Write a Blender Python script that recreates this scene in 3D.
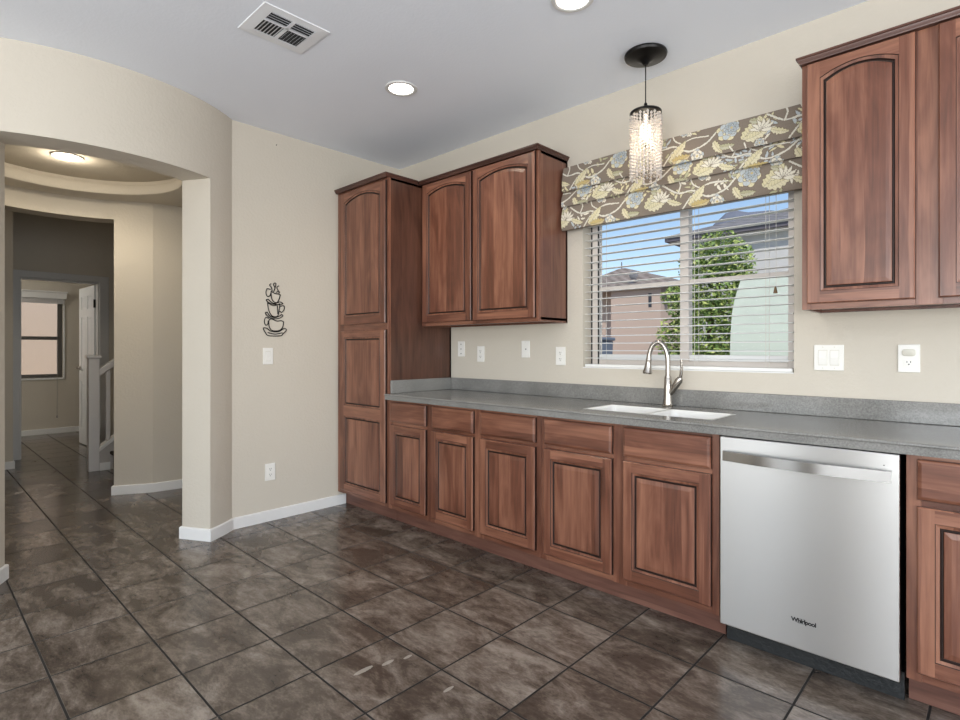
import bpy, bmesh, math, random
import numpy as np
from math import sin, cos, pi, radians, sqrt
from mathutils import Vector, Matrix
random.seed(7)
for _o in list(bpy.data.objects): bpy.data.objects.remove(_o)
S = bpy.context.scene
C = S.collection

# ------------------------------------------------------------------ camera
FOC, PHI, CY, DIST, HC = 548.95, 0.7604, 348.84, 2.9797, 1.2301
cam = bpy.data.cameras.new('camera'); camo = bpy.data.objects.new('camera', cam); C.objects.link(camo)
cam.sensor_width = 36.0; cam.lens = FOC / 960 * 36.0
cam.shift_y = -(360 - CY) / 960
camo.location = (0, -DIST, HC); camo.rotation_euler = (pi / 2, 0, PHI)
cam.clip_start = 0.05; cam.clip_end = 500
S.camera = camo

# ------------------------------------------------------------------ world, sun, lights, exposure
W = bpy.data.worlds.new('sky'); S.world = W; W.use_nodes = True
wn = W.node_tree; wn.nodes.clear()
wo = wn.nodes.new('ShaderNodeOutputWorld'); wb = wn.nodes.new('ShaderNodeBackground')
sk = wn.nodes.new('ShaderNodeTexSky'); sk.sky_type = 'NISHITA'; sk.sun_disc = False
sk.sun_elevation = radians(48); sk.sun_rotation = radians(140); sk.air_density = 1.0; sk.dust_density = 0.6
wn.links.new(sk.outputs[0], wb.inputs[0]); wn.links.new(wb.outputs[0], wo.inputs[0])
wb.inputs[1].default_value = 0.16

def lamp(name, kind, loc, energy, color=(1, 1, 1), direction=None, **kw):
    d = bpy.data.lights.new(name, kind); d.energy = energy; d.color = color
    for k, v in kw.items(): setattr(d, k, v)
    o = bpy.data.objects.new(name, d); o.location = loc; C.objects.link(o)
    if direction is not None:
        o.rotation_euler = Vector(direction).to_track_quat('-Z', 'Y').to_euler()
    return o
lamp('sun', 'SUN', (0, 0, 10), 3.3, (1, .95, .86), (-.5, .55, -.72), angle=.01)
# fill lamps added at unseen openings behind the camera, tilted up to brighten the ceiling
lamp('rear_fill_light', 'AREA', (-2.5, -6.35, 1.4), 38, (.95, .975, 1), (0, 1, .75), shape='RECTANGLE', size=1.3, size_y=2.3)
lamp('rear_fill_light', 'AREA', (.8, -6.35, 1.4), 232, (.95, .975, 1), (0, 1, 1.15), shape='RECTANGLE', size=3.6, size_y=2.3)
lamp('side_fill_light', 'AREA', (3.35, -3.2, 1.4), 205, (.95, .975, 1), (-1, .05, 1.2), shape='RECTANGLE', size=4.4, size_y=2.2)
S.view_settings.view_transform = 'Standard'; S.view_settings.look = 'None'
S.view_settings.gamma = 1; S.view_settings.use_curve_mapping = False
S.view_settings.exposure = 0.0

# ------------------------------------------------------------------ helpers
class MB:
    def __init__(s): s.v = []; s.f = []; s.m = []
    def face(s, pts, mi=0):
        b = len(s.v); s.v += [tuple(p) for p in pts]; s.f.append(tuple(range(b, b + len(pts)))); s.m.append(mi)
    def box(s, x0, x1, y0, y1, z0, z1, mi=0):
        b = len(s.v)
        s.v += [(x, y, z) for z in (z0, z1) for y in (y0, y1) for x in (x0, x1)]
        for q in ((0, 2, 3, 1), (4, 5, 7, 6), (0, 1, 5, 4), (2, 6, 7, 3), (0, 4, 6, 2), (1, 3, 7, 5)):
            s.f.append(tuple(b + i for i in q)); s.m.append(mi)
        return s
    def rings(s, rings, mi=0, closed=True, cap0=False, cap1=False):
        b = len(s.v); n = len(rings[0])
        for r in rings: s.v += [tuple(p) for p in r]
        for k in range(len(rings) - 1):
            for i in range(n if closed else n - 1):
                j = (i + 1) % n
                s.f.append((b + k * n + i, b + k * n + j, b + (k + 1) * n + j, b + (k + 1) * n + i)); s.m.append(mi)
        if cap0: s.f.append(tuple(b + i for i in reversed(range(n)))); s.m.append(mi)
        if cap1:
            o = b + (len(rings) - 1) * n; s.f.append(tuple(o + i for i in range(n))); s.m.append(mi)
        return s
    def lathe(s, prof, c=(0, 0, 0), n=32, mi=0, cap0=False, cap1=False):
        return s.rings([[(c[0] + r * cos(2 * pi * i / n), c[1] + r * sin(2 * pi * i / n), c[2] + z) for i in range(n)] for r, z in prof], mi, True, cap0, cap1)
    def tube(s, pts, rad, n=8, mi=0, caps=True):
        pts = [Vector(p) for p in pts]
        if not hasattr(rad, '__len__'): rad = [rad] * len(pts)
        rs = []; ref = None
        for i, p in enumerate(pts):
            t = (pts[min(i + 1, len(pts) - 1)] - pts[max(i - 1, 0)]).normalized()
            if ref is None: ref = Vector((0, 0, 1)) if abs(t.z) < .9 else Vector((1, 0, 0))
            a = (ref - t * ref.dot(t)).normalized(); ref = a; b_ = t.cross(a)
            rs.append([p + (a * cos(2 * pi * k / n) + b_ * sin(2 * pi * k / n)) * rad[i] for k in range(n)])
        return s.rings(rs, mi, True, caps, caps)
    def prism(s, poly, z0, z1, mi=0):
        return s.rings([[(x, y, z0) for x, y in poly], [(x, y, z1) for x, y in poly]], mi, True, True, True)
    def build(s, name, mats, parent=None, smooth=None, bevel=0, kind=None, recalc=True):
        me = bpy.data.meshes.new(name); me.from_pydata(s.v, [], s.f)
        if not isinstance(mats, (list, tuple)): mats = [mats]
        for m in mats: me.materials.append(m)
        me.polygons.foreach_set('material_index', s.m)
        bm = bmesh.new(); bm.from_mesh(me)
        bmesh.ops.remove_doubles(bm, verts=bm.verts, dist=1e-5)
        if recalc: bmesh.ops.recalc_face_normals(bm, faces=bm.faces)
        bm.to_mesh(me); bm.free()
        if smooth is not None:
            me.polygons.foreach_set('use_smooth', [True] * len(me.polygons)); me.set_sharp_from_angle(angle=radians(smooth))
        o = bpy.data.objects.new(name, me); C.objects.link(o)
        if parent: o.parent = parent; o.matrix_parent_inverse = parent_inv(parent)
        if bevel:
            b = o.modifiers.new('bevel', 'BEVEL'); b.width = bevel; b.segments = 2; b.limit_method = 'ANGLE'; b.angle_limit = radians(40)
        if kind: o['kind'] = kind
        return o
def world(o):
    m = Matrix.LocRotScale(o.location, o.rotation_euler, None)
    return m if o.parent is None else world(o.parent) @ o.matrix_parent_inverse @ m
def parent_inv(p): return world(p).inverted()
def tag(o, label, cat, group=None):
    o['label'] = label; o['category'] = cat
    if group: o['group'] = group
    return o
def thing(name, loc, label, cat, group=None):
    o = bpy.data.objects.new(name, None); o.location = loc; o.empty_display_size = .1; C.objects.link(o)
    return tag(o, label, cat, group)
def struct(o): o['kind'] = 'structure'; return o
def arcpts(c, r, a0, a1, n): return [(c[0] + r * cos(radians(a0 + (a1 - a0) * i / n)), c[1] + r * sin(radians(a0 + (a1 - a0) * i / n))) for i in range(n + 1)]

# ------------------------------------------------------------------ materials
def mat(name, col=(.5, .5, .5), rough=.5, metal=0, emis=None, es=0, bump=None, coat=0, spec=.5, trans=0, ior=1.45):
    m = bpy.data.materials.new(name); m.use_nodes = True
    b = m.node_tree.nodes['Principled BSDF']
    b.inputs['Base Color'].default_value = (*col, 1); b.inputs['Roughness'].default_value = rough
    b.inputs['Metallic'].default_value = metal; b.inputs['Coat Weight'].default_value = coat
    b.inputs['Specular IOR Level'].default_value = spec; b.inputs['Transmission Weight'].default_value = trans; b.inputs['IOR'].default_value = ior
    if emis: b.inputs['Emission Color'].default_value = (*emis, 1); b.inputs['Emission Strength'].default_value = es
    if bump:
        N = NT(m); n = N.noise(N.pos(), bump[0], 3, .55); N.bump(n, bump[1], bump[2] if len(bump) > 2 else .01)
    return m
class NT:
    def __init__(s, m): s.t = m.node_tree; s.b = s.t.nodes['Principled BSDF']
    def new(s, k, **kw):
        n = s.t.nodes.new(k)
        for a, v in kw.items(): setattr(n, a, v)
        return n
    def set(s, i, v):
        if hasattr(v, 'is_linked') or isinstance(v, bpy.types.NodeSocket): s.t.links.new(v, i)
        else: i.default_value = v
    def pos(s): return s.new('ShaderNodeNewGeometry').outputs['Position']
    def math(s, op, a, b=0.0, c=0.0):
        n = s.new('ShaderNodeMath', operation=op)
        for i, v in enumerate((a, b, c)): s.set(n.inputs[i], v)
        return n.outputs[0]
    def vscale(s, v, sc, loc=(0, 0, 0)):
        n = s.new('ShaderNodeMapping'); s.set(n.inputs[0], v); n.inputs['Scale'].default_value = sc; n.inputs['Location'].default_value = loc
        return n.outputs[0]
    def vadd(s, a, b):
        n = s.new('ShaderNodeVectorMath', operation='ADD'); s.set(n.inputs[0], a); s.set(n.inputs[1], b); return n.outputs[0]
    def sep(s, v):
        n = s.new('ShaderNodeSeparateXYZ'); s.set(n.inputs[0], v); return n.outputs
    def comb(s, x, y, z):
        n = s.new('ShaderNodeCombineXYZ')
        for i, v in enumerate((x, y, z)): s.set(n.inputs[i], v)
        return n.outputs[0]
    def noise(s, v, scale, detail=4, rough=.5, dist=0):
        n = s.new('ShaderNodeTexNoise'); s.set(n.inputs['Vector'], v); n.inputs['Scale'].default_value = scale
        n.inputs['Detail'].default_value = detail; n.inputs['Roughness'].default_value = rough; n.inputs['Distortion'].default_value = dist
        return n.outputs['Fac']
    def white(s, v):
        n = s.new('ShaderNodeTexWhiteNoise'); s.set(n.inputs['Vector'], v); return n.outputs
    def ramp(s, f, stops):
        n = s.new('ShaderNodeValToRGB'); s.set(n.inputs[0], f); e = n.color_ramp.elements
        while len(e) < len(stops): e.new(.5)
        for q, (p, c) in zip(e, stops): q.position = p; q.color = (*c, 1) if hasattr(c, '__len__') else (c, c, c, 1)
        return n.outputs[0]
    def mix(s, f, a, b, mode='MIX'):
        n = s.new('ShaderNodeMix', data_type='RGBA', blend_type=mode); s.set(n.inputs[0], f)
        for i, v in ((6, a), (7, b)): s.set(n.inputs[i], (*v, 1) if isinstance(v, tuple) else v)
        return n.outputs[2]
    def bump(s, h, st, dist=.01):
        n = s.new('ShaderNodeBump'); n.inputs['Strength'].default_value = st; n.inputs['Distance'].default_value = dist
        s.set(n.inputs['Height'], h); s.t.links.new(n.outputs[0], s.b.inputs['Normal'])
    def col(s, c): s.set(s.b.inputs['Base Color'], c)
    def rough(s, r): s.set(s.b.inputs['Roughness'], r)

def wood(name, axis, dark=(.044, .015, .0085), mid=(.150, .056, .033), light=(.315, .142, .087), rough=.3):
    m = mat(name, rough=rough, coat=.25); N = NT(m); N.b.inputs['Coat Roughness'].default_value = .25
    x, y, z = N.sep(N.pos())
    across, along = (N.math('ADD', x, N.math('MULTIPLY', y, .83)), z) if axis == 'z' else (z, N.math('ADD', x, y))
    rnd = N.new('ShaderNodeObjectInfo').outputs['Random'] if 'toe' not in name else .37
    ac = N.math('ADD', across, N.math('MULTIPLY', rnd, 3.7))
    wob = N.math('MULTIPLY', N.noise(N.comb(ac, along, 0), 1.3, 2), .035)
    stave = N.math('FLOOR', N.math('DIVIDE', N.math('ADD', ac, wob), .083))
    tone = N.white(N.comb(stave, rnd, 0.5))[0]
    g1 = N.noise(N.comb(N.math('MULTIPLY', ac, 55), N.math('MULTIPLY', along, 2.2), stave), 1, 5, .62, .6)
    g2 = N.noise(N.comb(N.math('MULTIPLY', ac, 9), N.math('MULTIPLY', along, 1.6), N.math('MULTIPLY', stave, 3.1)), 1, 3, .5, 1.6)
    f = N.math('ADD', N.math('MULTIPLY', g1, .42), N.math('ADD', N.math('MULTIPLY', g2, .58), N.math('MULTIPLY', tone, .20)))
    f = N.math('SUBTRACT', f, .09)
    c = N.ramp(f, [(.22, dark), (.46, mid), (.74, light)])
    N.col(c); N.bump(g1, .06, .002)
    return m
WV = wood('cherry_wood_upright_grain', 'z'); WH = wood('cherry_wood_level_grain', 'x')
GL = mat('dark_glaze_and_edge_shadow', (.022, .010, .007), .45)  # glaze in the grooves, also painted shadow on door and drawer sides
WD = wood('cherry_wood_moulding', 'x', (.022, .009, .007), (.060, .024, .017), (.12, .052, .036))
SIDE = wood('cherry_veneer_side', 'z', (.030, .012, .008), (.085, .036, .023), (.15, .066, .043))
TOE = wood('cherry_toe_kick_wood', 'x', (.05, .02, .014), (.13, .055, .038), (.21, .10, .07), .5)

def paint(name, col, scale=55, st=.2):
    m = mat(name, col, .75, spec=.25); N = NT(m); p = N.pos()
    h = N.ramp(N.noise(p, scale, 3, .5), [(.42, 0.0), (.6, 1.0)]); N.bump(h, st, .0022)
    N.col(N.mix(N.noise(p, 1.7, 2), tuple(c * .97 for c in col), tuple(min(1, c * 1.03) for c in col)))
    return m
PAINT = paint('beige_knockdown_wall_paint', (.60, .554, .476))
CEIL = paint('daylight_tinted_ceiling_paint', (.85, .89, .96), 70, .1)  # blue tint of the daylight is put into the ceiling colour
TRIM = mat('white_trim_paint', (.80, .80, .79), .4)
WHITE = mat('white_plastic', (.82, .81, .77), .35)
WSHADE = mat('ivory_switch_plastic', (.66, .64, .56), .35)
DARK = mat('dark_slot', (.015, .015, .015), .5)
BLACK = mat('black_metal', (.012, .011, .011), .32, .6)
DKBASE = mat('black_toe_panel', (.018, .020, .021), .5, bump=(60, .4))
NICKEL = mat('brushed_nickel', (.42, .39, .355), .24, 1)
GLASS = mat('window_glass', (1, 1, 1), 0, trans=1, ior=1.02, spec=.3)

def floor_mat():
    m = mat('dark_slate_floor_tile', rough=.3, spec=.5, ior=1.55); N = NT(m); p = N.pos(); x, y, z = N.sep(p)
    tx = N.math('DIVIDE', N.math('ADD', x, .868), .3445); ty = N.math('DIVIDE', N.math('ADD', y, .511), .3482)
    ix, iy = N.math('FLOOR', tx), N.math('FLOOR', ty)
    fx, fy = N.math('SUBTRACT', tx, ix), N.math('SUBTRACT', ty, iy)
    dx = N.math('MINIMUM', fx, N.math('SUBTRACT', 1.0, fx)); dy = N.math('MINIMUM', fy, N.math('SUBTRACT', 1.0, fy))
    d = N.math('MINIMUM', dx, dy)
    grout = N.new('ShaderNodeMapRange'); N.set(grout.inputs[0], d); grout.inputs[1].default_value = .0095; grout.inputs[2].default_value = .0145
    gm = grout.outputs[0]
    rid = N.white(N.comb(ix, iy, 0.0)); off = N.new('ShaderNodeVectorMath', operation='SCALE'); N.set(off.inputs[0], rid[1]); off.inputs['Scale'].default_value = 9
    q = N.vadd(N.vscale(p, (1.0, 2.0, 1.0)), off.outputs[0])
    n1 = N.noise(q, 3.3, 7, .66, .7); n2 = N.noise(q, 13, 6, .7, .3); n3 = N.noise(q, 70, 3, .6)
    f = N.math('ADD', N.math('MULTIPLY', n1, .70), N.math('ADD', N.math('MULTIPLY', n2, .32), N.math('MULTIPLY', rid[0], .07)))
    f = N.math('ADD', N.math('SUBTRACT', f, .06), N.math('MULTIPLY', N.math('SUBTRACT', n3, .3), .14))
    c = N.ramp(f, [(.33, (.040, .030, .024)), (.46, (.078, .060, .047)), (.55, (.150, .122, .100)), (.67, (.275, .236, .202))])
    # pale scuff marks on two tiles
    for sx, sy, a, b_ in ((-1.77, -1.765, .045, .012), (-1.745, -1.67, .03, .010), (-1.72, -1.59, .022, .008), (-1.45, -1.62, .026, .008)):
        ex = N.math('DIVIDE', N.math('SUBTRACT', y, sy), a); ey = N.math('DIVIDE', N.math('SUBTRACT', x, sx), b_)
        r = N.math('ADD', N.math('ADD', N.math('MULTIPLY', ex, ex), N.math('MULTIPLY', ey, ey)), N.math('MULTIPLY', n3, .9))
        k = N.math('MULTIPLY', N.math('LESS_THAN', r, 1.35), .6)
        c = N.mix(k, c, (.45, .42, .37))
    N.col(N.mix(gm, (.006, .0045, .0035), c))
    N.rough(N.math('ADD', N.math('SUBTRACT', .80, N.math('MULTIPLY', gm, .62)), N.math('MULTIPLY', n2, .06)))
    h = N.math('ADD', N.math('MULTIPLY', gm, .6), N.math('MULTIPLY', n2, .10)); N.bump(h, .22, .004)
    return m
FLOOR = floor_mat()
def counter_mat():
    m = mat('grey_solid_surface', rough=.12); N = NT(m); p = N.pos()
    n = N.noise(p, 160, 3, .7); n2 = N.noise(p, 6, 3)
    N.col(N.ramp(N.math('ADD', N.math('MULTIPLY', n, .7), N.math('MULTIPLY', n2, .3)), [(.35, (.150, .148, .140)), (.65, (.280, .276, .262))]))
    return m
COUNTER = counter_mat()
def steel_mat(name, col, rough):
    m = mat(name, col, rough, 1); N = NT(m); p = N.pos()
    n = N.noise(N.vscale(p, (2.0, 2.0, 400)), 1, 3, .6); n2 = N.noise(N.vscale(p, (420, 420, 3)), 1, 2)
    N.rough(N.math('ADD', rough - .01, N.math('MULTIPLY', n, .02))); N.b.inputs['Anisotropic'].default_value = .85; N.b.inputs['Anisotropic Rotation'].default_value = .25
    return m
STEEL = steel_mat('brushed_stainless_steel', (.60, .59, .575), .3)
STEEL2 = steel_mat('polished_stainless_handle', (.40, .392, .38), .22)
FABDK = mat('lining_fabric', (.30, .28, .25), .9)

# ------------------------------------------------------------------ room shell
H = 2.79
o = MB().box(-11, 3.7, -6.7, .16, -.12, 0).build('floor', FLOOR); struct(o)
o = MB().box(-3.93, 3.7, -6.7, .16, H, H + .2).build('ceiling', CEIL); struct(o)
WX0, WX1, WZ0, WZ1 = -1.932, -.732, 1.109, 2.29
w = MB()
w.box(-3.92, WX0, 0, .15, 0, H); w.box(WX1, 3.6, 0, .15, 0, H); w.box(WX0, WX1, 0, .15, 0, WZ0); w.box(WX0, WX1, 0, .15, WZ1, H)
struct(w.build('wall_back', PAINT))
RC = (-4.66, -2.17); RI, RO = .915, 1.131; AR, AL = 28.8, -28.4
w = MB().box(-3.92, -3.80, -1.45, 0, 0, H); struct(w.build('wall_left', PAINT))
w = MB().box(-3.92, -3.80, -6.6, -2.90, 0, H); struct(w.build('wall_left_front', PAINT))
def arcwall(w, a0, a1, z0, z1, ri=RI, ro=RO, n=24):
    pi_, po = arcpts(RC, ri, a0, a1, n), arcpts(RC, ro, a0, a1, n)
    w.rings([[(a[0], a[1], z0), (b[0], b[1], z0), (b[0], b[1], z1), (a[0], a[1], z1)] for a, b in zip(pi_, po)], 0, True, True, True)
w = MB()
arcwall(w, AR, 66, 0, H); arcwall(w, 205, 360 + AL, 0, H, n=48); arcwall(w, AL, AR, 2.322, H)
arcwall(w, 151, 205, 2.322, H, .875, 1.06)
struct(w.build('wall_rotunda', PAINT, smooth=30))
w = MB().prism([(-5.418, -1.755), (-5.287, -1.498), (-5.255, -1.24), (-5.20, -.58), (-5.40, -.58), (-5.50, -1.45), (-5.60, -1.66)], 0, H)
struct(w.build('wall_passage', PAINT))
struct(MB().box(-5.30, -3.92, -.58, -.48, 0, H).build('wall_passage_end', PAINT))
# lowered rotunda ceiling with a round tray
w = MB(); n = 64
def circ(r, z, n=64): return [(RC[0] + r * cos(2 * pi * i / n), RC[1] + r * sin(2 * pi * i / n), z) for i in range(n)]
w.rings([circ(1.0, 2.48), circ(.69, 2.48), circ(.672, 2.486), circ(.665, 2.50), circ(.665, 2.545), circ(.672, 2.56), circ(.690, 2.566), circ(.71, 2.57), circ(.71, 2.60)], 0, True)
w.rings([circ(.71, 2.60), circ(.001, 2.60)], 0)
w.rings([circ(1.0, 2.48), circ(1.0, 2.64), circ(.001, 2.64)], 0)
w.box(-5.5, -3.92, -1.42, -.5, 2.482, 2.6)
struct(w.build('ceiling_rotunda', PAINT, smooth=35))
# hall, stairs and the room at the far end
HH = 3.3
struct(MB().box(-5.75, -3.93, -4.2, .15, H + .002, 3.4).build('ceiling_upper', PAINT))
w = MB().box(-8.02, -7.9, -2.2, -2.09, 0, HH).box(-8.02, -7.9, -1.34, -.3, 0, HH).box(-8.02, -7.9, -2.09, -1.34, 2.03, HH)
struct(w.build('wall_hall_end', PAINT))
struct(MB().box(-8.02, -7.36, -4.2, -2.2, 0, HH).build('wall_hall_left', PAINT))
struct(MB().box(-7.9, -5.42, -.42, -.30, 0, HH).build('wall_hall_right', PAINT))
struct(MB().box(-7.36, -5.3, -4.2, -4.08, 0, HH).build('wall_hall_front', PAINT))
struct(MB().box(-5.60, -5.48, -4.2, -3.0, 0, HH).build('wall_hall_near', PAINT))
struct(MB().box(-8.02, -5.2, -4.2, -.3, HH, HH + .1).build('ceiling_hall', PAINT))
FWY0, FWY1, FWZ0, FWZ1 = -2.55, -1.36, .81, 2.0
w = MB().box(-10.14, -10, -4.2, FWY0, 0, 2.7).box(-10.14, -10, FWY1, -.2, 0, 2.7).box(-10.14, -10, FWY0, FWY1, 0, FWZ0).box(-10.14, -10, FWY0, FWY1, FWZ1, 2.7)
struct(w.build('wall_study', PAINT))
struct(MB().box(-10, -8.02, -.32, -.2, 0, 2.7).build('wall_study_right', PAINT))
struct(MB().box(-10, -8.02, -4.2, -4.08, 0, 2.7).build('wall_study_left', PAINT))
struct(MB().box(-10.14, -8.02, -4.2, -.2, 2.7, 2.8).build('ceiling_study', CEIL))
# unseen walls behind the camera: openings added for daylight, pier for the dishwasher reflection
w = MB().box(-3.92, -3.2, -6.6, -6.45, 0, H).box(2.6, 3.6, -6.6, -6.45, 0, H).box(-3.2, 2.6, -6.6, -6.45, 2.68, H).box(-1.8, -1.1, -6.6, -6.45, 0, 2.68)
struct(w.build('wall_front', PAINT))
w = MB().box(3.45, 3.6, -6.45, -5.45, 0, H).box(3.45, 3.6, -.95, 0, 0, H).box(3.45, 3.6, -5.45, -.95, 2.62, H).box(3.45, 3.6, -5.45, -.95, 0, .25)
struct(w.build('wall_right', PAINT))

def baseboard(name, paths, h=.078, t=.013):
    w = MB()
    for path in paths:
        P = [Vector(p) for p in path]; Q = []
        for i, p in enumerate(P):
            ns = []
            for a, b in ((i - 1, i), (i, i + 1)):
                if 0 <= a and b < len(P):
                    d = (P[b] - P[a]).normalized(); ns.append(Vector((-d.y, d.x)))
            nn = sum(ns, Vector((0, 0))).normalized(); Q.append(p + nn * t / max(.4, nn.dot(ns[0])))
        w.rings([[(*p, .0005), (*q, .0005), (*q, h - .006), (q.x * .6 + p.x * .4, q.y * .6 + p.y * .4, h), (*p, h)] for p, q in zip(P, Q)], 0, True, True, True)
    return struct(w.build(name, TRIM, smooth=40))
e = .0006
arcR = arcpts(RC, RO + e, 40.3, AR, 6); arcL = arcpts(RC, RO + e, AL, -40, 6)
jr_in = arcpts(RC, RI - e, AR, 60, 8)
baseboard('baseboard_left', [[(-3.80 + e, -.546), (-3.80 + e, -1.43)] + arcR + jr_in])
jl = arcpts(RC, RI - e, -60, AL, 8)
baseboard('baseboard_left_front', [jl + arcL + [(-3.80 + e, -2.93), (-3.80 + e, -6.4)]])
baseboard('baseboard_passage', [[(-5.206, -.6), (-5.255 + .002, -1.24), (-5.287 + .002, -1.498), (-5.418, -1.757), (-5.50, -1.70)]])
baseboard('baseboard_hall', [[(-7.90 + e, -2.2), (-7.36 + e, -2.2), (-7.36 + e, -4.0)][::-1][:2][::-1]] if 0 else [[(-7.66, -2.2 + e), (-7.36 + e, -2.2 + e), (-7.36 + e, -4.05)]])
baseboard('baseboard_study', [[(-10 + e, -.35), (-10 + e, -4.0)]])

# ------------------------------------------------------------------ hall: door casing, door, window, newel and stairs
w = MB()
for y0, y1 in ((-2.155, -2.085), (-1.345, -1.25)): w.box(-7.899, -7.88, y0, y1, .001, 2.035)
w.box(-7.899, -7.88, -2.155, -1.25, 2.03, 2.105)
for y0, y1 in ((-2.0895, -2.072), (-1.358, -1.3405)): w.box(-8.02, -7.899, y0, y1, .001, 2.03)
w.box(-8.02, -7.899, -2.072, -1.358, 2.012, 2.0295)
struct(w.build('trim_1', mat('shaded_white_casing_paint', (.60, .60, .60), .45), bevel=.004))  # white casing, with the hall shade greyed into its colour
def sixpanel(name, parent, L, Hd, T, m):
    # leaf in local x (0..L), z, thickness in y
    w = MB(); w.box(0, L, -T / 2 + .006, T / 2 - .006, 0, Hd)
    st, cs = .11, .10; cw = (L - 2 * st - cs) / 2
    rows = [(.20, .80), (.92, 1.62), (1.72, Hd - .11)]
    xs = [(0, st), (st + cw, st + cw + cs), (L - st, L)]
    for y0, y1 in ((-T / 2, -T / 2 + .006), (T / 2 - .006, T / 2)):
        for a, b in xs: w.box(a, b, y0, y1, 0, Hd)
        zz = [0] + [v for r in rows for v in r] + [Hd]
        for k in range(0, len(zz), 2):
            for a, b in ((st, st + cw), (st + cw + cs, L - st)): w.box(a, b, y0, y1, zz[k], zz[k + 1])
    for sgn in (-1, 1):
        for z0, z1 in rows:
            for a, b in ((st, st + cw), (st + cw + cs, L - st)):
                y = sgn * (T / 2 - .006); y2 = sgn * (T / 2 - .001)
                w.rings([[(a + .01, y, z0 + .01), (b - .01, y, z0 + .01), (b - .01, y, z1 - .01), (a + .01, y, z1 - .01)],
                         [(a + .03, y2, z0 + .03), (b - .03, y2, z0 + .03), (b - .03, y2, z1 - .03), (a + .03, y2, z1 - .03)]], 0, True, False, True)
    return w.build(name, m, parent)
dr = bpy.data.objects.new('door_1', None); C.objects.link(dr); dr['kind'] = 'structure'; dr.location = (-8.03, -1.352, .012)
leaf = sixpanel('door_leaf', None, .70, 1.995, .036, mat('white_door_paint', (.74, .76, .78), .35)); leaf.parent = dr
dr.rotation_euler = (0, 0, radians(180 + 2))
w = MB()
for sg in (-1, 1):
    w.lathe([(0.001, 0), (.028, 0), (.028, .008), (.012, .010), (.010, .04), (.001, .042)], n=20)
    w.v = [(x, y, z) for x, y, z in w.v]
kn = MB()
for sg in (-1, 1):
    k = MB().lathe([(.001, .018), (.028, .018), (.028, .026), (.011, .028), (.010, .06), (.0005, .061)], n=18)
    b0 = len(kn.v); kn.v += [(x + .635, sg * z, y + .97) for x, y, z in k.v]; kn.f += [tuple(i + b0 for i in f) for f in k.f]; kn.m += k.m
    kn.tube([(.635, sg * .055, .97), (.60, sg * .058, .972), (.54, sg * .055, .968)], [.009, .008, .006], 10)
lv = kn.build('door_lever', NICKEL, None, smooth=40); lv.parent = leaf
w = MB()
for z in (.22, 1.0, 1.72): w.box(-.012, .003, -.022, .022, z, z + .10); w.tube([(-.006, .022, z), (-.006, .022, z + .10)], .007, 10)
hg = w.build('hinge', BLACK, None); hg.parent = leaf

def winframe(name, mats, parent, rects, axis, p0, p1):
    w = MB()
    for a0, a1, z0, z1 in rects:
        if axis == 'y': w.box(a0, a1, p0, p1, z0, z1)
        else: w.box(p0, p1, a0, a1, z0, z1)
    return w.build(name, mats, parent, bevel=.002)
FR = mat('taupe_window_vinyl', (.36, .32, .28), .4); VINYL = mat('almond_window_vinyl', (.70, .64, .59), .4)
w2 = bpy.data.objects.new('window_2', None); w2.location = (-10.06, -1.95, FWZ0); C.objects.link(w2); w2['kind'] = 'structure'
a0, a1, z0, z1 = FWY0 + .002, FWY1 - .002, FWZ0 + .002, FWZ1 - .002
winframe('window_frame', mat('dark_bronze_sash', (.10, .09, .08), .4), w2, [(a0, a0 + .05, z0, z1), (a1 - .05, a1, z0, z1), (a0 + .0502, a1 - .0502, z0, z0 + .05), (a0 + .0502, a1 - .0502, z1 - .05, z1), (a0 + .0502, a1 - .0502, 1.36, 1.41)], 'x', -10.10, -10.04)
winframe('window_casing', TRIM, w2, [(FWY1 + .001, FWY1 + .022, FWZ0 - .025, FWZ1), (FWY0 - .022, FWY0 - .001, FWZ0 - .025, FWZ1), (FWY0 - .02, FWY1 + .02, FWZ0 - .025, FWZ0 - .001)], 'x', -9.999, -9.985)
winframe('glass', GLASS, w2, [(a0 + .04, a1 - .04, z0 + .04, z1 - .04)], 'x', -10.072, -10.068)
t = thing('window_blind', (-9.97, -1.95, 1.98), 'white raised blind with wide white valance above the far study window', 'blind')
w = MB().box(-9.998, -9.92, FWY0 - .05, FWY1 + .035, 1.955, 2.055); w.box(-9.998, -9.905, FWY0 - .06, FWY1 + .045, 2.04, 2.062); w.build('valance', TRIM, t, bevel=.004)
w = MB()
for k in range(6): w.box(-9.985, -9.935, FWY0, FWY1 - .005, 1.885 + k * .012, 1.893 + k * .012)
w.build('slats', mat('shaded_white_slat', (.62, .62, .62), .5), t)
w = MB().tube([(-9.94, -1.43, 1.94), (-9.985, -1.432, 1.2), (-9.988, -1.428, .56), (-9.988, -1.43, .26)], .0025, 6).lathe([(.001, .0), (.009, .0), (.006, .035), (.001, .04)], (-9.985, -1.43, .225), 10)
w.build('pull_cord', mat('grey_cord', (.25, .24, .22), .8), t)

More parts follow.
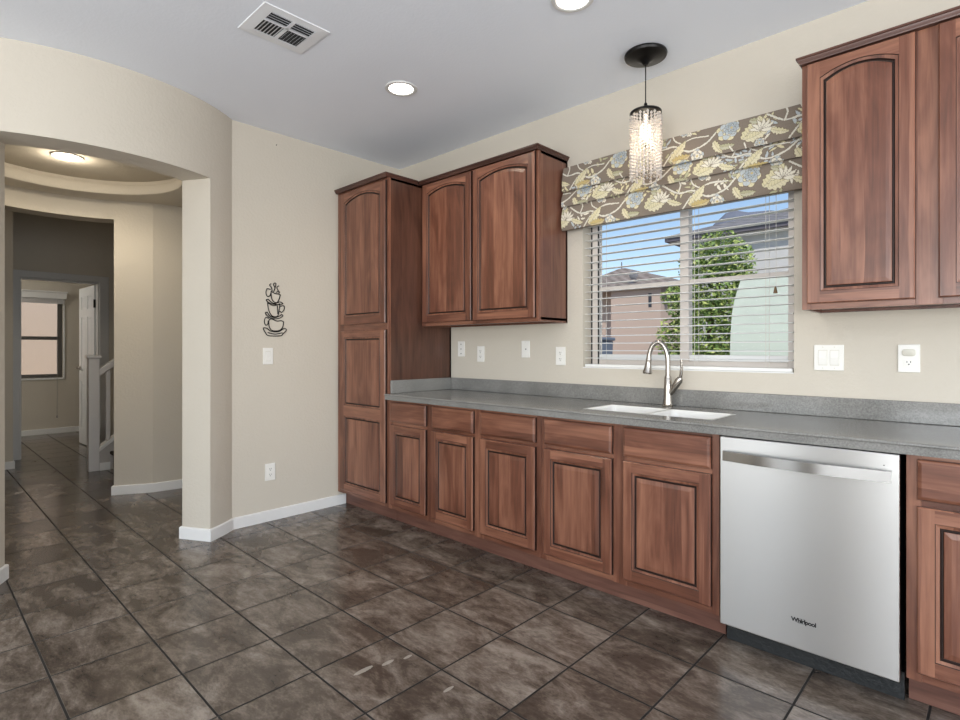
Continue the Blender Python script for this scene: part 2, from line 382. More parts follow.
WOODW = mat('white_newel_paint', (.68, .66, .65), .4)
t = thing('stair_railing', (-6.64, -1.66, 0), 'white box newel post with sloping handrail at the foot of the stairs', 'railing')
nx, ny = -6.64, -1.658
w = MB().box(nx - .045, nx + .045, ny - .045, ny + .045, .001, 1.135); w.build('newel_post', WOODW, t, bevel=.003)
w = MB().box(nx - .062, nx + .062, ny - .062, ny + .062, 1.135, 1.165); w.build('newel_cap', WOODW, t, bevel=.006)
sl = .80
def beam(w, y0, y1, z0, hx, hz):
    w.rings([[(nx - hx, y, z0 + (y - y0) * sl - hz), (nx + hx, y, z0 + (y - y0) * sl - hz), (nx + hx, y, z0 + (y - y0) * sl + hz), (nx - hx, y, z0 + (y - y0) * sl + hz)] for y in (y0, y1)], 0, True, True, True)
w = MB(); beam(w, ny + .046, -.44, .985, .03, .04); w.build('handrail', WOODW, t, bevel=.008)
w = MB(); beam(w, ny + .046, -.44, .215, .05, .022); w.build('bottom_rail', TRIM, t, bevel=.004)
for k in range(8):
    y = ny + .125 + k * .135; zz = (y - ny - .046) * sl
    if y > -.5: break
    MB().box(nx - .018, nx + .018, y - .018, y + .018, .237 + zz, .945 + zz + .004).build('baluster', WOODW, t, bevel=.002)
w = MB(); y0, y1 = ny + .046, -.44
w.rings([[(nx - .04, y0, .001), (nx + .04, y0, .001), (nx + .04, y0, .192), (nx - .04, y0, .192)], [(nx - .04, y1, .001), (nx + .04, y1, .001), (nx + .04, y1, .192 + (y1 - y0) * sl), (nx - .04, y1, .192 + (y1 - y0) * sl)]], 0, True, True, True)
w.build('stringer', mat('grey_stringer_paint', (.48, .45, .43), .6), t)
MB().box(nx + .041, nx + .053, ny + .047, -1.522, .001, .078).build('skirting', TRIM, t)
carpet = mat('dark_stair_carpet', (.055, .042, .035), .95, bump=(220, .8))
t = thing('staircase', (-6.1, -1.0, 0), 'dark carpeted stair steps rising beside the white newel post', 'stairs')
for k in range(6):
    y = -1.50 + k * .19; z = .185 * (k + 1); yb = y + .19 if k < 5 else -.425
    w = MB().box(nx + .056, -5.62, y, yb - .0005, .001, z - .0301).box(nx + .056, -5.62, y - .03, yb - .0305 if k < 5 else yb, z - .03, z + .006)
    w.build('step', carpet, t, bevel=.012)

# ------------------------------------------------------------------ kitchen window, blind
w1 = bpy.data.objects.new('window_1', None); w1.location = (-1.33, .09, WZ0); C.objects.link(w1); w1['kind'] = 'structure'
X0, X1, Z0, Z1 = WX0 + .002, WX1 - .002, WZ0 + .002, WZ1 - .002
winframe('window_frame', VINYL, w1, [(X0, X0 + .055, Z0, Z1), (X1 - .045, X1, Z0, Z1), (X0 + .0552, X1 - .0452, Z0, Z0 + .05), (X0 + .0552, X1 - .0452, Z1 - .05, Z1)], 'y', .085, .14)
winframe('mullion', VINYL, w1, [(-1.334, -1.284, Z0 + .05, Z1 - .05)], 'y', .08, .135)
for a, b in ((X0 + .055, -1.334), (-1.284, X1 - .045)):
    winframe('meeting_rail', VINYL, w1, [(a + .0005, b - .0005, 1.597, 1.622)], 'y', .09, .128)
    winframe('glass', GLASS, w1, [(a + .0005, b - .0005, Z0 + .051, 1.596)], 'y', .108, .111)
    winframe('glass', GLASS, w1, [(a + .0005, b - .0005, 1.623, Z1 - .051)], 'y', .108, .111)
w = MB().box(X0, X1, .002, .084, WZ0 + .0005, WZ0 + .006); w.build('window_sill', TRIM, w1)
winframe('bottom_sash', TRIM, w1, [(X0 + .0565, -1.3345, Z0 + .0505, Z0 + .085), (-1.2835, X1 - .0465, Z0 + .0505, Z0 + .085)], 'y', .088, .107)
for xx in (X0 + .006, X0 + .0555): MB().box(xx, xx + .010, .0835, .0848, Z0 + .01, Z1 - .01).build('gasket', DARK, w1)
SLAT = mat('white_blind_slat', (.84, .84, .82), .35)
t = thing('window_blind', (-1.33, .035, 2.27), 'white horizontal slat blind lowered over the kitchen window above the sink', 'blind')
MB().box(X0 + .004, X1 - .004, .008, .062, 2.235, 2.283).build('headrail', SLAT, t, bevel=.002)
w = MB(); z = 1.172; k = 0
while z < 2.225:
    ring = []
    for xx in (X0 + .006, X1 - .006):
        pr = []
        for i in range(7):
            u = i / 6; pr.append((xx, .010 + .05 * u, z + .003 * (1 - (2 * u - 1) ** 2)))
        ring.append(pr + [(a, b, c - .0022) for a, b, c in reversed(pr)])
    w.rings(ring, 0, True, True, True); z += .0465
w.build('slats', SLAT, t, smooth=40)
MB().box(X0 + .006, X1 - .006, .009, .061, 1.116, 1.134).build('bottom_rail', SLAT, t, bevel=.004)
CORD = mat('pale_cord', (.70, .68, .62), .8)
for xx in (-1.80, -1.22, -.86):
    w = MB()
    for yy in (.0065, .0645): w.tube([(xx, yy, 1.134), (xx, yy, 2.24)], .0012, 5)
    w.build('ladder_cord', CORD, t)
MB().tube([(-.812, .0035, 2.235), (-.812, .0035, 1.545)], .0013, 5).build('pull_cord', CORD, t)
w = MB().lathe([(.001, .034), (.004, .033), (.009, .006), (.0105, .0), (.001, -.001)], (-.812, -.0075, 1.505), 14)
w.build('cord_tassel', mat('brown_wood_tassel', (.16, .10, .045), .5), t, smooth=40)

# ------------------------------------------------------------------ roman shade with a printed floral fabric
def floral(nx, ns, Lx, Ls):
    rng = np.random.RandomState(3)
    X, Y = np.meshgrid(np.linspace(0, Lx, nx), np.linspace(0, Ls, ns), indexing='ij')   # Y measured downwards
    wv = .012 * np.sin(X * 900) + .012 * np.sin(Y * 850) + rng.uniform(-.03, .03, X.shape)
    def lin(c): return np.array([((v / 255 + .055) / 1.055) ** 2.4 for v in c])
    img = np.ones((nx, ns, 3)) * lin((131, 120, 109)) * (1 + 2.2 * wv)[..., None]
    cream, yel, gold, blue, blue2, green, line = lin((226, 221, 206)), lin((216, 208, 172)), lin((196, 176, 122)), lin((186, 194, 198)), lin((164, 176, 184)), lin((178, 176, 146)), lin((104, 90, 74))
    def put(mask, c, a=.95):
        m = (np.clip(mask, 0, 1) * a)[..., None]; img[:] = img * (1 - m) + c * m
    def leaf(x, y, L, Wd, ang, c, vein=True):
        ca, sa = cos(ang), sin(ang); u = ((X - x) * ca + (Y - y) * sa) / L; v = (-(X - x) * sa + (Y - y) * ca)
        v = v - .12 * L * u * (1 - u) * 2
        hw = Wd * np.sqrt(np.clip(u, 0, 1)) * np.clip(1 - u, 0, 1) ** .8 * 1.75 * (1 + .18 * np.sin(u * 34))
        ins = (u > 0) & (u < 1)
        put(((np.abs(v) < hw + .0028) & ins).astype(float), line, .75)
        put(((np.abs(v) < hw) & ins).astype(float), c)
        if vein:
            put(((np.abs(v) < .0014) & ins).astype(float), line, .5)
            sv = np.abs(np.mod(u * 9 - np.abs(v) / max(Wd, 1e-3) * 1.1, 1) - .5)
            put(((sv < .11) & (np.abs(v) < hw * .9) & ins).astype(float), line, .28)
            put(((v > 0) & (v < hw) & ins).astype(float), cream, .25)
    def stem(pts, r, c=cream):
        P = [np.array(p) for p in pts]; d = np.full(X.shape, 9.0)
        Q = []
        for i in range(len(P) - 1):
            p0, p1, p2, p3 = P[max(i - 1, 0)], P[i], P[i + 1], P[min(i + 2, len(P) - 1)]
            for k in range(8):
                tt = k / 8; Q.append(.5 * (2 * p1 + (p2 - p0) * tt + (2 * p0 - 5 * p1 + 4 * p2 - p3) * tt ** 2 + (3 * p1 - p0 - 3 * p2 + p3) * tt ** 3))
        Q.append(P[-1])
        for a, b in zip(Q[:-1], Q[1:]):
            ab = b - a; l2 = ab @ ab + 1e-9
            tt = np.clip(((X - a[0]) * ab[0] + (Y - a[1]) * ab[1]) / l2, 0, 1)
            d = np.minimum(d, np.hypot(X - a[0] - tt * ab[0], Y - a[1] - tt * ab[1]))
        put((d < r + .0022).astype(float), line, .7); put((d < r).astype(float), c); put((d < r * .35).astype(float), blue2, .35)
    def flower(x, y, R, n, c1, c2, rot=0):
        a = np.arctan2(Y - y, X - x) + rot; r = np.hypot(X - x, Y - y)
        for sc, c, ph in ((1.0, c2, pi / n), (.86, c1, 0), (.52, c2, pi / n), (.40, c1, 0)):
            rad = R * sc * (.62 + .38 * np.abs(np.cos((a + ph) * n / 2)) ** .7)
            put((r < rad + .003).astype(float), line, .65); put((r < rad).astype(float), c)
            put(((np.abs(np.sin((a + ph) * n)) < .16) & (r < rad * .9)).astype(float), line, .25)
        put((r < R * .17).astype(float), gold)
    P = .62
    # sparse far layer of small sprigs, then the main repeat
    for k in range(60):
        x0_, y0_ = rng.uniform(0, Lx), rng.uniform(0, Ls); a0_ = rng.uniform(0, 6.28)
        for q in range(4):
            leaf(x0_ + .016 * q * cos(a0_), y0_ + .016 * q * sin(a0_), rng.uniform(.028, .045), rng.uniform(.007, .011), a0_ + (1.0 if q % 2 else -1.0), (cream, yel, green, blue)[k % 4], False)
    for k in range(-1, 4):
        for dx, dy in ((0, 0), (-.24, .155), (.10, .315)):
            bx, by = k * P + dx, dy
            stem([(bx - .04, by + .02), (bx + .04, by + .075), (bx + .12, by + .075), (bx + .20, by + .12), (bx + .29, by + .10), (bx + .34, by + .05)], .0045)
            stem([(bx + .06, by + .165), (bx + .12, by + .10), (bx + .20, by + .055), (bx + .30, by + .06)], .004)
            stem([(bx + .04, by + .075), (bx + .05, by + .03), (bx + .03, by - .01)], .004); stem([(bx + .10, by - .01), (bx + .12, by + .04), (bx + .17, by + .075)], .0035)
            flower(bx + .40, by + .055, .060, 6, blue, yel, .3); flower(bx + .415, by + .045, .040, 7, blue2, blue, .1)
            leaf(bx + .10, by + .150, .125, .032, -.85, yel); leaf(bx + .11, by + .155, .10, .030, -.15, gold)
            leaf(bx + .47, by + .125, .125, .036, -.95, yel); leaf(bx + .485, by + .13, .12, .033, -.35, yel)
            leaf(bx - .02, by + .105, .085, .020, .35, yel); leaf(bx + .33, by + .10, .08, .022, 1.0, yel)
            leaf(bx + .21, by + .03, .075, .020, -2.7, cream); leaf(bx + .36, by + .135, .075, .019, .05, green)
            leaf(bx + .50, by + .03, .08, .022, .25, green); leaf(bx + .54, by + .02, .07, .018, 1.0, yel)
            flower(bx + .245, by + .155, .036, 5, cream, blue, .8); flower(bx + .17, by + .005, .026, 5, blue, cream, .2)
            for q in range(7): leaf(bx + .56, by + .10, .062, .012, -2.9 + q * .47, cream, False)
    return np.clip(img, 0, 1)
t = thing('roman_shade', (-1.34, -.06, 2.39), 'taupe roman shade with cream, gold and blue floral print folded above the window', 'window shade')
SX0, SX1 = -2.030, -.645
prof = []
def seg(a, b, n, bulge=0):
    for i in range(n):
        u = i / n; prof.append((a[0] + (b[0] - a[0]) * u - bulge * sin(pi * u), a[1] + (b[1] - a[1]) * u))
seg((-.062, 2.387), (-.074, 2.384), 4); seg((-.074, 2.384), (-.090, 2.226), 66, .010); seg((-.090, 2.226), (-.072, 2.232), 8)
seg((-.072, 2.232), (-.092, 2.130), 44, .012); seg((-.092, 2.130), (-.074, 2.137), 8); seg((-.074, 2.137), (-.086, 1.982), 64, .014); seg((-.086, 1.982), (-.070, 1.980), 5); prof.append((-.070, 1.980))
prof = np.array(prof); ns = len(prof); nx_ = 640
arc = np.concatenate([[0], np.cumsum(np.hypot(*(prof[1:] - prof[:-1]).T))])
# resample the print by arc length
img = floral(nx_, 240, SX1 - SX0, arc[-1])
xs = np.linspace(SX0, SX1, nx_)
co = np.zeros((nx_, ns, 3)); co[..., 0] = xs[:, None]; co[..., 1] = prof[None, :, 0] - .004 * np.sin(xs[:, None] * 5.1 + prof[None, :, 1] * 9); co[..., 2] = prof[None, :, 1] + .003 * np.sin(xs[:, None] * 3.3)
cc = img[:, np.clip((arc / arc[-1] * 239).round().astype(int), 0, 239), :]
me = bpy.data.meshes.new('fabric')
ii = (np.arange(nx_ - 1)[:, None] * ns + np.arange(ns - 1)[None, :]).ravel()
faces = np.stack([ii, ii + 1, ii + ns + 1, ii + ns], 1)
me.from_pydata(co.reshape(-1, 3).tolist(), [], faces.tolist())
ca = me.color_attributes.new('print', 'FLOAT_COLOR', 'POINT')
ca.data.foreach_set('color', np.concatenate([cc.reshape(-1, 3), np.ones((nx_ * ns, 1))], 1).astype(np.float32).ravel())
me.polygons.foreach_set('use_smooth', [True] * len(me.polygons))
FAB = mat('floral_print_linen', (.3, .3, .3), .85, spec=.15); N = NT(FAB); cn = N.new('ShaderNodeVertexColor', layer_name='print'); N.col(cn.outputs[0])
me.materials.append(FAB)
fo = bpy.data.objects.new('fabric', me); C.objects.link(fo); fo.parent = t; fo.matrix_parent_inverse = parent_inv(t)
so = fo.modifiers.new('thickness', 'SOLIDIFY'); so.thickness = .003; so.offset = -1
MB().box(SX0 + .012, SX1 - .012, -.058, -.001, 2.352, 2.386).build('headrail', FABDK, t)
MB().box(SX0 + .01, SX1 - .01, -.066, -.060, 1.99, 2.352).build('lining', FABDK, t)

# ------------------------------------------------------------------ cabinets
def ringpts(px0, px1, pz0, pz1, rise, o, y, n=14):
    a, b = px0 + o, px1 - o; pts = [(a, y, pz0 + o), (b, y, pz0 + o)]
    if rise == 0: return pts + [(b, y, pz1 - o), (a, y, pz1 - o)]
    for i in range(n + 1):
        u = i / n; pts.append((b + (a - b) * u, y, pz1 - rise + rise * (1 - (2 * u - 1) ** 2) - o))
    return pts
def door(parent, name, x0, x1, z0, z1, yb, panels, T=.021, st=.062, rails=None):
    """panels: list of (z0, z1, rise) openings; front faces -y at yb - T"""
    yf = yb - T; w = MB(); ch = .0045; a, b, c, d = x0 + ch, x1 - ch, z0 + ch, z1 - ch
    # back and chamfered edge (slot 2 darkens the sides to paint the shadow line beside the door)
    w.box(x0, x1, yf + ch, yb, z0, z1, 0)
    w.rings([[(x0, yf + ch, z0), (x1, yf + ch, z0), (x1, yf + ch, z1), (x0, yf + ch, z1)], [(a, yf, c), (b, yf, c), (b, yf, d), (a, yf, d)]], 0)
    p0, p1 = x0 + st, x1 - st
    q = lambda u0, u1, v0, v1, mi: w.face([(u0, yf, v0), (u1, yf, v0), (u1, yf, v1), (u0, yf, v1)], mi)
    q(a, p0, c, d, 0); q(p1, b, c, d, 0)
    zz = c
    for pz0, pz1, rise in panels: q(p0, p1, zz, pz0, 1); zz = pz1
    pz0, pz1, rise = panels[-1]
    if rise == 0: q(p0, p1, pz1, d, 1)
    else:
        top = ringpts(p0, p1, pz0, pz1, rise, 0, yf)[2:]
        for i in range(len(top) - 1):
            w.face([top[i], top[i + 1], (top[i + 1][0], yf, d), (top[i][0], yf, d)], 1)
    for pz0, pz1, rise in panels:      # moulded inner edge of the frame
        R = [ringpts(p0, p1, pz0, pz1, rise, oo, yf + dy) for oo, dy in ((0, 0), (.002, .003), (.0125, .0045), (.0155, .0095))]
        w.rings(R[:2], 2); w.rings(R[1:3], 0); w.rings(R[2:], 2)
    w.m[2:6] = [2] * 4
    # the solid body must not cover the recess: lower it
    for i in range(8):
        x, y, z = w.v[i]
        if abs(y - (yf + ch)) < 1e-6: w.v[i] = (x, yf + .0125, z)
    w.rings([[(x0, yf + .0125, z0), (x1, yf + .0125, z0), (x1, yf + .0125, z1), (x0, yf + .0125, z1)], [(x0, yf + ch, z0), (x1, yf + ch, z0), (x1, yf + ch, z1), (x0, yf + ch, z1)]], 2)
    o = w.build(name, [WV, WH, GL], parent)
    for pz0, pz1, rise in panels:
        g = MB(); R = [ringpts(p0, p1, pz0, pz1, rise, oo, yf + dy) for oo, dy in ((.0156, .0097), (.017, .0110), (.0195, .0110), (.0225, .0060), (.025, .0050), (.042, .0028))]
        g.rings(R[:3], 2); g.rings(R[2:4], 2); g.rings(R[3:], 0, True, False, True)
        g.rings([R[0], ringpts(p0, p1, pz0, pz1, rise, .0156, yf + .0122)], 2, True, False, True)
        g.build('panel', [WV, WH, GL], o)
    return o
def drawer_front(parent, x0, x1, z0, z1, yb, T=.021):
    yf = yb - T; w = MB(); r = [(0, .010), (.003, .0045), (.009, .0015), (.013, 0)]
    rr = lambda o, dy: [(x0 + o, yf + dy, z0 + o), (x1 - o, yf + dy, z0 + o), (x1 - o, yf + dy, z1 - o), (x0 + o, yf + dy, z1 - o)]
    w.rings([rr(0, T)] + [rr(*k) for k in r], 0, True, True, True)
    for i in range(4): w.m[i] = 1  # sides take the same dark edge-shadow colour as the doors
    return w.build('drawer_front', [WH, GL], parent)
FF, KD = -.612, -.5376      # face-frame front and toe-kick front of the base run
def base_unit(name, x0, x1, bays, label, false_front=False):
    t = thing(name, ((x0 + x1) / 2, FF / 2, 0), label, 'cabinet')
    w = MB(); w.box(x0, x0 + .016, FF + .02, -.004, .105, .872); w.box(x1 - .016, x1, FF + .02, -.004, .105, .872)
    w.box(x0, x1, FF + .02, -.004, .105, .121); w.box(x0, x1, -.02, -.004, .105, .872); w.build('carcass', SIDE, t)
    edges = [x0] + [v for b in bays for v in b] + [x1]
    for i in range(0, len(edges), 2): MB().box(edges[i], edges[i + 1] + (.012 if i + 2 < len(edges) else 0), FF, FF + .02, .105, .873, 0).build('frame_stile', WV, t, bevel=.001)
    for b0, b1 in bays:
        for z0, z1 in ((.108, .150), (.700, .725), (.852, .872)): MB().box(b0 + .0125, b1 - .0005, FF + .0005, FF + .0195, z0, z1).build('frame_rail', WH, t)
    MB().box(x0, x1, KD, KD + .016, .001, .104).build('toe_kick', TOE, t)
    for b0, b1 in bays:
        drawer_front(t, b0, b1, .722, .858, FF - .0005)
        door(t, 'door', b0, b1, .140, .700, FF - .0005, [(.192, .652, 0)], st=.047)
    return t
base_unit('base_cabinet', -3.143, -2.263, [(-3.104, -2.728), (-2.668, -2.296)], 'cherry base cabinet with two drawers and two doors beside the tall pantry')
base_unit('base_cabinet', -2.262, -1.797, [(-2.234, -1.828)], 'narrow cherry base cabinet with one drawer and one door left of the sink cabinet')
base_unit('sink_cabinet', -1.796, -.862, [(-1.769, -1.362), (-1.302, -.892)], 'cherry sink base cabinet below the white sink, beside the dishwasher')
base_unit('base_cabinet', -.238, .62, [(-.208, .172), (.21, .59)], 'cherry base cabinet right of the dishwasher with a drawer over a raised panel door')

def crown(parent, x0, x1, yf, zb, left=True, right=True, yl=-.001, yr=-.001):
    pr = [(0, 0), (.003, .0), (.004, .006), (.010, .014), (.011, .018), (.016, .020), (.016, .028), (0, .028)]
    rings = []
    L = []
    if left: L.append(((x0, yl), (-1, 0)))
    L.append(((x0, yf), (-1 if left else 0, -1))); L.append(((x1, yf), (1 if right else 0, -1)))
    if right: L.append(((x1, yr), (1, 0)))
    for (x, y), (nx__, ny__) in L:
        rings.append([(x + nx__ * o, y + ny__ * o, zb + z) for o, z in pr])
    w = MB().rings(rings, 0, True, True, True)
    w.face([(x0 + .002, yf + .002, zb + .0275), (x1 - .002, yf + .002, zb + .0275), (x1 - .002, max(yl, yr), zb + .0275), (x0 + .002, max(yl, yr), zb + .0275)])
    w.box(x0 + .0005, x1 - .0005, yf + .0005, -.002, zb + .0002, zb + .012)
    return w.build('crown_moulding', WD, parent, smooth=30)
# pantry
PX0, PX1 = -3.798, -3.146
t = thing('pantry_cabinet', (-3.47, -.3, 0), 'tall cherry pantry cabinet with arched upper door in the corner by the beige wall', 'cabinet')
w = MB(); w.box(PX0, PX0 + .016, FF + .02, -.004, .105, 2.445); w.box(PX1 - .016, PX1, FF + .02, -.003, .105, 2.445); w.box(PX0, PX1, FF + .02, -.004, .105, .121); w.box(PX0, PX1, FF + .02, -.004, 2.43, 2.445); w.box(PX0, PX1, -.02, -.004, .105, 2.445)
w.build('carcass', SIDE, t)
for a_, b_ in ((PX0, -3.712), (-3.185, PX1)): MB().box(a_, b_, FF, FF + .02, .105, 2.446).build('frame_stile', WV, t, bevel=.001)
for z0, z1 in ((.108, .150), (1.345, 1.435), (2.41, 2.445)): MB().box(-3.7115, -3.1855, FF + .0005, FF + .0195, z0, z1).build('frame_rail', WH, t)
MB().box(PX0, PX1, KD, KD + .016, .001, .104).build('toe_kick', TOE, t)
door(t, 'upper_door', -3.738, -3.160, 1.415, 2.428, FF - .0005, [(1.474, 2.398, .044)], st=.057)
door(t, 'lower_door', -3.738, -3.160, .138, 1.368, FF - .0005, [(.190, .716, 0), (.796, 1.318, 0)], st=.056)
crown(t, PX0 + .001, PX1, FF - .020, 2.446, left=False, right=True, yr=-.352, yl=-.002)

UF = -.305
def wall_unit(name, x0, x1, doors, label, z0=1.398, z1=2.446, cl=True, cr=True):
    t = thing(name, ((x0 + x1) / 2, -.15, z0), label, 'cabinet')
    w = MB(); w.box(x0, x0 + .016, UF + .02, -.0008, z0, z1); w.box(x1 - .016, x1, UF + .02, -.0008, z0, z1); w.box(x0, x1, UF + .02, -.004, z0 + .012, z0 + .028); w.box(x0, x1, UF + .02, -.004, z1 - .016, z1); w.box(x0, x1, -.02, -.004, z0, z1)
    w.build('carcass', SIDE_L, t)
    e_ = [x0] + [v for d in doors for v in d] + [x1]
    for i in range(0, len(e_), 2): MB().box(e_[i], e_[i + 1] + (.012 if i + 2 < len(e_) else 0), UF, UF + .02, z0, z1, 0).build('frame_stile', WV, t, bevel=.001)
    for a, b in doors:
        for p, q in ((z0, z0 + .045), (z1 - .03, z1)): MB().box(a + .0125, b - .0005, UF + .0005, UF + .0195, p + .0002, q - .0002).build('frame_rail', WH, t)
    for a, b in doors: door(t, 'door', a, b, z0 + .024, 2.440, UF - .0005, [(1.472, 2.403, .034)], st=.049)
    crown(t, x0, x1, UF - .020, z1 + .0005, left=cl, right=cr)
    return t
SIDE_L = wood('cherry_veneer_end_panel', 'z', (.055, .022, .014), (.14, .058, .038), (.22, .10, .066), .3)
wall_unit('wall_cabinet', -3.143, -2.048, [(-3.114, -2.612), (-2.596, -2.068)], 'cherry wall cabinet with two arched doors between the pantry and the window', cl=False)
wall_unit('wall_cabinet', -.626, .40, [(-.604, -.240), (-.172, .37)], 'cherry wall cabinet right of the window with an arched raised panel door')

# ------------------------------------------------------------------ countertop, sink, faucet
t = thing('countertop', (-1.6, -.32, .875), 'long grey solid surface countertop along the window wall', 'countertop')
SKX0, SKX1, SKY0, SKY1 = -1.605, -.93, -.505, -.205
w = MB(); zb, zt = .8735, .914
w.box(-3.143, SKX0, -.645, -.001, zb, zt); w.box(SKX1, .66, -.645, -.001, zb, zt); w.box(SKX0, SKX1, -.645, SKY0, zb, zt); w.box(SKX0, SKX1, SKY1, -.001, zb, zt)
w.build('worktop', COUNTER, t)
w = MB().tube([(-3.143, -.645, zt - .006), (.66, -.645, zt - .006)], .0058, 10); w.build('front_edge', COUNTER, t, smooth=40)
MB().box(-3.125, .66, -.021, -.001, zt + .0002, 1.006).build('backsplash', COUNTER, t, bevel=.003)
MB().box(-3.1435, -3.1255, -.60, -.0015, zt + .0002, 1.006).build('side_splash', COUNTER, t, bevel=.003)
SINK = mat('white_sink_composite', (.80, .80, .78), .2)
t = thing('kitchen_sink', (-1.295, -.35, .70), 'white undermount double bowl sink set in the grey countertop', 'sink')
def basin(x0, x1, y0, y1, zt, zb, name):
    w = MB(); n = 6
    def rr(o, z, rad):
        pts = []
        for cx, cy, a in ((x1 - o - rad, y1 - o - rad, 0), (x0 + o + rad, y1 - o - rad, 90), (x0 + o + rad, y0 + o + rad, 180), (x1 - o - rad, y0 + o + rad, 270)):
            pts += [(cx + rad * cos(radians(a + 90 * i / n)), cy + rad * sin(radians(a + 90 * i / n)), z) for i in range(n + 1)]
        return pts
    w.rings([rr(0, zt, .001), rr(.010, zt, .03), rr(.013, zt - .004, .03), rr(.016, zt - .012, .03), rr(.024, zb + .03, .04), rr(.05, zb, .05)], 0, True, False, True)
    w.rings([rr(0, zt, .001), rr(0, zt - .03, .001), rr(.004, zb - .006, .04)], 0, True, False, True)
    w.build(name, SINK, t, smooth=50)
    MB().lathe([(.001, .002), (.03, .002), (.04, .004), (.043, .0005)], ((x0 + x1) / 2, (y0 + y1) / 2 + .02, zb + .0005), 24).build('drain', NICKEL, t, smooth=40)
basin(SKX0 + .0008, -1.2538, SKY0 + .0008, SKY1 - .0008, .9142, .70, 'bowl'); basin(-1.2532, SKX1 - .0008, SKY0 + .0008, SKY1 - .0008, .9142, .72, 'bowl')
t = thing('kitchen_faucet', (-1.33, -.085, .9145), 'brushed nickel gooseneck pull-down faucet behind the sink', 'faucet')
fx, fy = -1.330, -.085
w = MB().lathe([(.030, 0), (.031, .006), (.026, .012), (.023, .05), (.021, .10), (.019, .155), (.0175, .158), (.0175, .165), (.014, .168)], (fx, fy, .9145), 28, 0, True, True); w.build('body', NICKEL, t, smooth=35)
u = Vector((-.98, -.2, 0)).normalized()
pts = [(fx, fy, 1.08)] + [(fx, fy, 1.08 + .02 * k) for k in range(1, 5)]
Rg = .052
for k in range(1, 19):
    a = pi * k / 18 * .96; d = Rg * (1 - cos(a)); pts.append((fx + u.x * d, fy + u.y * d, 1.16 + Rg * 2.05 * sin(a)))
w = MB().tube(pts, [.0135] * len(pts), 16); w.build('spout', NICKEL, t, smooth=40)
ex, ey, ez = pts[-1]; tdir = (Vector(pts[-1]) - Vector(pts[-2])).normalized()
hp = [Vector(pts[-1]) + tdir * k for k in (-.004, .004, .008, .03, .06, .075, .083)]
w = MB().tube(hp, [.0145, .0165, .0155, .0165, .0215, .0265, .024], 20); w.build('spray_head', NICKEL, t, smooth=35)
w = MB().tube([(fx + .012, fy, .985), (fx + .05, fy - .005, 1.035), (fx + .066, fy - .006, 1.06), (fx + .074, fy - .006, 1.074)], [.016, .0185, .020, .014], 16); w.build('valve', NICKEL, t, smooth=40)
w = MB().tube([(fx + .070, fy - .006, 1.068), (fx + .078, fy - .008, 1.09), (fx + .083, fy - .012, 1.13), (fx + .082, fy - .014, 1.172)], [.0085, .009, .0075, .0085], 12); w.build('handle', NICKEL, t, smooth=40)

# ------------------------------------------------------------------ dishwasher
DX0, DX1 = -.853, -.2535
t = thing('dishwasher', (-.553, -.33, 0), 'stainless steel dishwasher with bowed handle under the grey countertop', 'dishwasher')
MB().box(DX0 + .012, DX1 - .008, -.592, -.03, .10, .862).build('tub', DKBASE, t)
w = MB().box(DX0, DX1, -.634, -.594, .088, .868); w.build('door', STEEL, t, bevel=.004)
w = MB(); R = []
for k in range(25):
    u_ = k / 24; x = -.834 + .559 * u_; y = -.648 - .026 * sin(pi * u_) ; zc = .7905 - .012 * sin(pi * u_) * 0
    R.append([(x, y, zc - .021), (x, y - .008, zc - .0195), (x, y - .008, zc + .0195), (x, y, zc + .021)])
w.rings(R, 0, True, True, True)
for x in (-.834, -.291): w.box(x, x + .016, -.650, -.6335, .770, .811)
w.build('handle', STEEL2, t, smooth=40)
MB().box(DX0 + .006, DX1 + .006, -.566, -.55, .001, .098).build('toe_panel', DKBASE, t)
w = MB()
for k in range(12):
    a0_, a1_ = 2 * pi * k / 12, 2 * pi * (k + 1) / 12
    w.face([(-.297, -.6346, .826), (-.297 + .0022 * cos(a0_), -.6346, .826 + .0022 * sin(a0_)), (-.297 + .0022 * cos(a1_), -.6346, .826 + .0022 * sin(a1_))])
w.build('indicator_light', DARK, t)
cu = bpy.data.curves.new('brand_lettering', 'FONT'); cu.body = 'Whirlpool'; cu.size = .0215; cu.extrude = .0003; cu.offset = .0009; cu.align_x = 'CENTER'; cu.space_character = .92
tmp = bpy.data.objects.new('tmp', cu); C.objects.link(tmp)
dg = bpy.context.evaluated_depsgraph_get(); tm = bpy.data.meshes.new_from_object(tmp.evaluated_get(dg)); bpy.data.objects.remove(tmp)
tm.name = 'brand_lettering'; tm.materials.clear(); tm.materials.append(DARK)
bo = bpy.data.objects.new('brand_lettering', tm); C.objects.link(bo); bo.parent = t; bo.matrix_parent_inverse = parent_inv(t)
bo.location = (-.5435, -.6352, .1915); bo.rotation_euler = (pi / 2, 0, 0)
pts = [(-.549 + .021 * cos(a), -.6345, .1975 + .0095 * sin(a) + .002 * cos(a)) for a in [radians(40 + 290 * k / 24) for k in range(25)]]
MB().tube(pts, [.0002 + .0006 * sin(pi * k / 24) for k in range(25)], 5).build('brand_swoosh', mat('grey_badge', (.12, .12, .12), .4), t)

